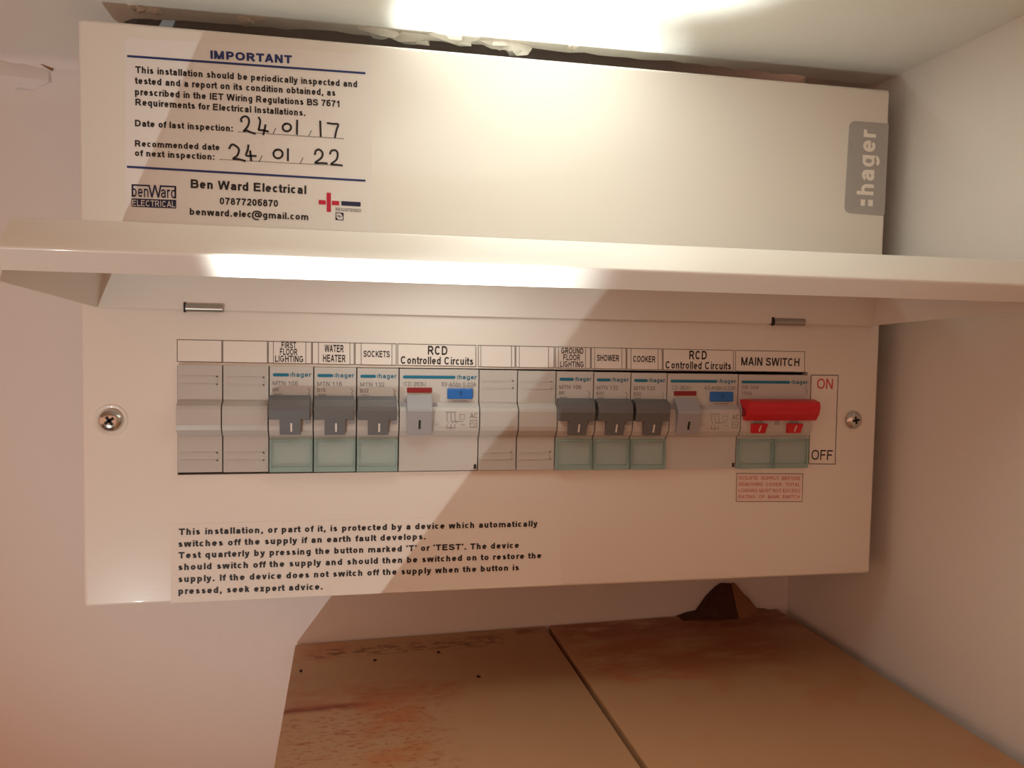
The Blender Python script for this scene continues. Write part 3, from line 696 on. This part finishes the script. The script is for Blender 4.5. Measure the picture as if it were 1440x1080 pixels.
def terminal_cover(t, x0, x1, z0):
    y1 = YF_ - 1.5
    c = MB().box(x0 + 1.0, x1 - 1.0, y1 + 0.05, YF_ + 0.1, z0 + 2.2, z0 + 12.6).build('terminal_cover', CLEAR, t)
    mb = MB(); mb.box(x0 + .2, x0 + 1.0, y1 - .25, YF_ + .05, z0 + .1, z0 + 13.8); mb.box(x1 - 1.0, x1 - .2, y1 - .25, YF_ + .05, z0 + .1, z0 + 13.8)
    mb.box(x0 + 1.0, x1 - 1.0, y1 - .25, YF_ + .05, z0 + 12.6, z0 + 13.8); mb.box(x0 + 1.0, x1 - 1.0, y1 - .35, YF_ + .05, z0 + .1, z0 + 2.2)
    mb.build('cover_rim', CLEARE, c)
    return c
def blank(k, z0, label):
    t, x0, x1, wd = dev('blanking_plate', k, k + 1, z0, label, 'blanking plate', 'blanking plates')
    for za, zb_ in ((z0 + 4.6, z0 + 8.2), (z0 + 35.6, z0 + 39.2)):
        MB().box(x0 + 1.0, x1 - 1.6, YF_ - .22, YF_ + .1, za, za + .5).box(x0 + 1.0, x1 - 1.6, YF_ - .22, YF_ + .1, zb_ - .5, zb_).box(x1 - 2.2, x1 - 1.6, YF_ - .22, YF_ + .1, za, zb_).build('ridge', PLASTIC, t)
    return t
def breaker(k, z0, rating, lines, label):
    t, x0, x1, wd = dev('circuit_breaker', k, k + 1, z0, label, 'circuit breaker', 'circuit breakers')
    zt_ = z0 + 43.6
    maker(t, x0, wd, zt_, 1)
    mb = MB(); y = YF_ - .12
    write(mb, lines[0], (x0 + 1.2, y, zt_ - 7.7), (x0 + 11.2, y, zt_ - 7.7), 1.75); write(mb, rating, (x0 + 1.2, y, zt_ - 10.2), (x0 + (3.6 if len(rating) < 3 else 4.6), y, zt_ - 10.2), 1.55)
    write(mb, '6000', (x0 + 1.8, y, zt_ - 12.0), (x0 + 4.8, y, zt_ - 12.0), 1.0)
    ribbon(mb, [Vector((x1 - 2.1, y, zt_ - 8.8)), Vector((x1 - 1.1, y, zt_ - 9.8)), Vector((x1 - 1.9, y, zt_ - 10.6)), Vector((x1 - 1.2, y, zt_ - 11.8))], .28)
    mb.build('marking', FAINT, t, fix=False)
    lv = MB().extr([(YF_ + .5, z0 + 31.6), (-4.2, z0 + 32.0), (-8.3, z0 + 30.6), (-9.2, z0 + 28.0), (-9.4, z0 + 26.2), (-8.2, z0 + 22.4), (-5.0, z0 + 22.4), (YF_ + .5, z0 + 29)], x0 + .1, x1 - .9).build('switch_bar', GREY, t, bevel=.25)
    xc = x0 + 8.6
    tg = MB().hexa([(xc - 4.2, -5.0, z0 + 15.9), (xc + 4.2, -5.0, z0 + 15.9), (xc + 4.2, -5.0, z0 + 22.8), (xc - 4.2, -5.0, z0 + 22.8),
                    (xc - 4.2, -6.2, z0 + 15.9), (xc + 4.2, -6.2, z0 + 15.9), (xc + 4.2, -8.4, z0 + 22.8), (xc - 4.2, -8.4, z0 + 22.8)]).build('toggle', GREY, t, bevel=.2)
    MB().hexa([(xc + .05, -6.3, z0 + 17.3), (xc + .75, -6.3, z0 + 17.3), (xc + .75, -7.2, z0 + 20.9), (xc + .05, -7.2, z0 + 20.9),
               (xc + .05, -6.85, z0 + 17.3), (xc + .75, -6.85, z0 + 17.3), (xc + .75, -8.0, z0 + 20.9), (xc + .05, -8.0, z0 + 20.9)]).build('on_mark', STICKW, tg)
    MB().box(x1 - 3.0, x1 - .6, NOSE - .6, NOSE + .5, z0 + 20.4, z0 + 22.2).build('latch', LGREY, t, bevel=.15)
    terminal_cover(t, x0 - .1, x1, z0)
    return t
def rcd(k, z0, label):
    t, x0, x1, wd = dev('residual_current_device', k, k + 1, z0, label, 'RCD switch', 'residual current devices')
    zt_ = z0 + 43.6; y = YF_ - .12; q = wd / 35.0
    maker(t, x0, wd, zt_, 2)
    mb = MB(); write(mb, 'CD 263U', (x0 + 2 * q, y, zt_ - 7.2), (x0 + 11.5 * q, y, zt_ - 7.2), 1.7); write(mb, '63 A/I\u0394n 0.03A', (x0 + 18.5 * q, y, zt_ - 7.2), (x0 + 34 * q, y, zt_ - 7.2), 1.7)
    write(mb, 'Test monthly', (x0 + 23.3 * q, y, z0 + 29.6), (x0 + 30.4 * q, y, z0 + 29.6), .95)
    yn = NOSE - .12
    write(mb, 'AC', (x0 + 30.8 * q, yn, z0 + 23.0), (x0 + 34.2 * q, yn, z0 + 23.0), 2.2)
    def seg(*pts): ribbon(mb, [Vector((x0 + u * q, yn, z0 + v)) for u, v in pts], .22)
    seg((31, 19.2), (34, 19.2)); seg((31, 22), (34, 22)); seg((31, 19.2), (31, 22)); seg((34, 19.2), (34, 22)); seg((31.4, 20.4), (32.2, 21.3), (32.9, 19.9), (33.6, 20.8))
    for u in (20.6, 22.4, 24.2): seg((u, 25.2), (u, 22.5), (u + .7, 21.0)); seg((u, 20.4), (u, 18.6))
    seg((20.2, 25.6), (24.6, 25.6)); seg((22.8, 21.6), (27.8, 21.6)); seg((26.4, 24.6), (28.4, 24.6), (28.4, 22.6), (26.4, 22.6), (26.4, 24.6)); seg((26.8, 20.2), (28.6, 20.2)); seg((21, 18.8), (24, 18.8))
    mb.build('marking', FAINT, t, fix=False)
    mb = MB().box(x0 + 3.2 * q, x0 + 14.2 * q, YF_ - .5, YF_ + .1, z0 + 33.6, z0 + 35.7); mb.build('red_flag', DRED, t, bevel=.12)
    bt = MB().box(x0 + 21 * q, x0 + 32.4 * q, YF_ - 1.5, YF_ + .1, z0 + 31.0, z0 + 35.5).build('test_button', BLUE, t, bevel=.4); tag(bt, 'blue test button')
    m2 = MB(); write(m2, 'T', (x0 + 26.2 * q, YF_ - 1.6, z0 + 32.3), (x0 + 27.6 * q, YF_ - 1.6, z0 + 32.3), 1.8); m2.build('lettering', DNAVY, bt, fix=False)
    a, b = x0 + 2.9 * q, x0 + 14.0 * q
    MB().box(x0 + .6 * q, x0 + 16.4 * q, NOSE + 1.0, YF_ + .1, z0 + 27.0, z0 + 29.4).build('slot_lip', LGREY, t)
    lv = MB().extr([(YF_ + .4, z0 + 32.4), (YF_ - 1.6, z0 + 32.6), (-8.6, z0 + 27.2), (-8.9, z0 + 26.2), (-6.2, z0 + 16.3), (-5.0, z0 + 16.1), (-4.8, z0 + 26)], a, b).build('lever', LGREY, t, bevel=.25)
    xm = (a + b) / 2
    MB().hexa([(xm - .45, -6.4, z0 + 18.6), (xm + .45, -6.4, z0 + 18.6), (xm + .45, -7.4, z0 + 22.4), (xm - .45, -7.4, z0 + 22.4),
               (xm - .45, -7.0, z0 + 18.6), (xm + .45, -7.0, z0 + 18.6), (xm + .45, -8.05, z0 + 22.4), (xm - .45, -8.05, z0 + 22.4)]).build('on_mark', BLACK, lv)
    MB().box(x0 + 14.9 * q, x0 + 17.2 * q, NOSE - .4, NOSE + .5, z0 + 20.4, z0 + 21.8).build('latch', PLASTIC, t, bevel=.12)
    MB().box(x1 - 1.5, x1 - .4, YF_ - .1, YF_ + .1, z0 + .6, z0 + 2.6).build('corner_notch', DARK, t)
    return t
def main_switch(k, z0, label):
    t, x0, x1, wd = dev('main_switch', k, k + 1, z0, label, 'main switch')
    zt_ = z0 + 43.6; y = YF_ - .12; q = wd / 35.0
    maker(t, x0, wd, zt_, 2)
    mb = MB(); write(mb, 'SB 299', (x0 + 1.5, y, zt_ - 6.6), (x0 + 10, y, zt_ - 6.6), 1.6); mb.build('model_marking', FAINT, t, fix=False)
    mb = MB(); write(mb, '100A', (x0 + 1.5, y, zt_ - 9.4), (x0 + 6.8, y, zt_ - 9.4), 1.6); mb.build('rating_marking', FAINT, t, fix=False)
    mb = MB(); ribbon(mb, [Vector((x0 + 33.2 * q, y, zt_ - 5)), Vector((x0 + 33.2 * q, y, zt_ - 6.6)), Vector((x0 + 34.0 * q, y, zt_ - 7.6)), Vector((x0 + 33.2 * q, y, zt_ - 9))], .25)
    mb.build('contact_symbol', FAINT, t, fix=False)
    prof = [(YF_ + .4, z0 + 32.0), (-6.0, z0 + 32.6), (-10.6, z0 + 31.6), (-11.2, z0 + 29.0), (-10.4, z0 + 26.0), (-8.0, z0 + 22.9), (-5.0, z0 + 22.9), (-4.6, z0 + 27)]
    lv = tag(MB().extr(prof, x0 + .9, x1 + .35).build('switch_bar', RED, t, bevel=.3), 'red switch bar')
    MB().extr([(-5.2, z0 + 28.6), (-7.6, z0 + 27.4), (-7.6, z0 + 25.4), (-5.2, z0 + 24.6)], x0 + .35, x0 + .95).build('end_slit', DRED, lv)
    for i in (0, 1):
        xc = x0 + (8.2 + 17.4 * i) * q
        MB().box(xc - 2.2 * q, xc + 2.2 * q, NOSE - .3, NOSE + .5, z0 + 21.6, z0 + 23.6).build('slot', LGREY, t)
        tg = MB().hexa([(xc - 3.6, -5.0, z0 + 16.8), (xc + 3.6, -5.0, z0 + 16.8), (xc + 3.6, -5.0, z0 + 21.4), (xc - 3.6, -5.0, z0 + 21.4),
                        (xc - 3.6, -5.7, z0 + 16.8), (xc + 3.6, -5.7, z0 + 16.8), (xc + 3.6, -8.2, z0 + 21.4), (xc - 3.6, -8.2, z0 + 21.4)]).build('toggle', RED, t, bevel=.2)
        MB().hexa([(xc - .15, -5.8, z0 + 17.6), (xc + .45, -5.8, z0 + 17.6), (xc + .45, -7.3, z0 + 20.6), (xc - .15, -7.3, z0 + 20.6),
                   (xc - .15, -6.35, z0 + 17.6), (xc + .45, -6.35, z0 + 17.6), (xc + .45, -8.0, z0 + 20.6), (xc - .15, -8.0, z0 + 20.6)]).build('on_mark', STICKP, tg)
    MB().box((x0 + x1) / 2 - 1.1, (x0 + x1) / 2 + 1.1, NOSE - .3, NOSE + .5, z0 + 20.6, z0 + 22.8).build('latch', LGREY, t)
    terminal_cover(t, x0 - .1, (x0 + x1) / 2, z0); terminal_cover(t, (x0 + x1) / 2, x1, z0)
    return t
zl0, zl1 = 1.25, -0.35
zz = lambda k: zl0 + (zl1 - zl0) * k / 12
blank(0, zz(0), 'grey blanking plate at the end of the row under an empty label')
blank(1, zz(1), 'grey blanking plate adjoining the first floor lighting breaker')
breaker(2, zz(2), 'B6', ['MTN 106'], 'grey toggle circuit breaker under the FIRST FLOOR LIGHTING label')
breaker(3, zz(3), 'B16', ['MTN 116'], 'grey toggle circuit breaker under the WATER HEATER label')
breaker(4, zz(4), 'B32', ['MTN 132'], 'grey toggle circuit breaker under the SOCKETS label')
rcd(5, zz(5), 'double-width residual current switch with blue button beside the SOCKETS breaker')
blank(6, zz(6), 'grey blanking plate adjoining the double-width residual current switch')
blank(7, zz(7), 'grey blanking plate adjoining the ground floor lighting breaker')
breaker(8, zz(8), 'B6', ['MTN 106'], 'grey toggle circuit breaker under the GROUND FLOOR LIGHTING label')
breaker(9, zz(9), 'B32', ['MTN 132'], 'grey toggle circuit breaker under the SHOWER label')
breaker(10, zz(10), 'B32', ['MTN 132'], 'grey toggle circuit breaker under the COOKER label')
rcd(11, zz(11), 'double-width residual current switch with blue button beside the red main switch')
main_switch(12, zz(12), 'double-width main switch with a broad red bar beside the ON OFF label')
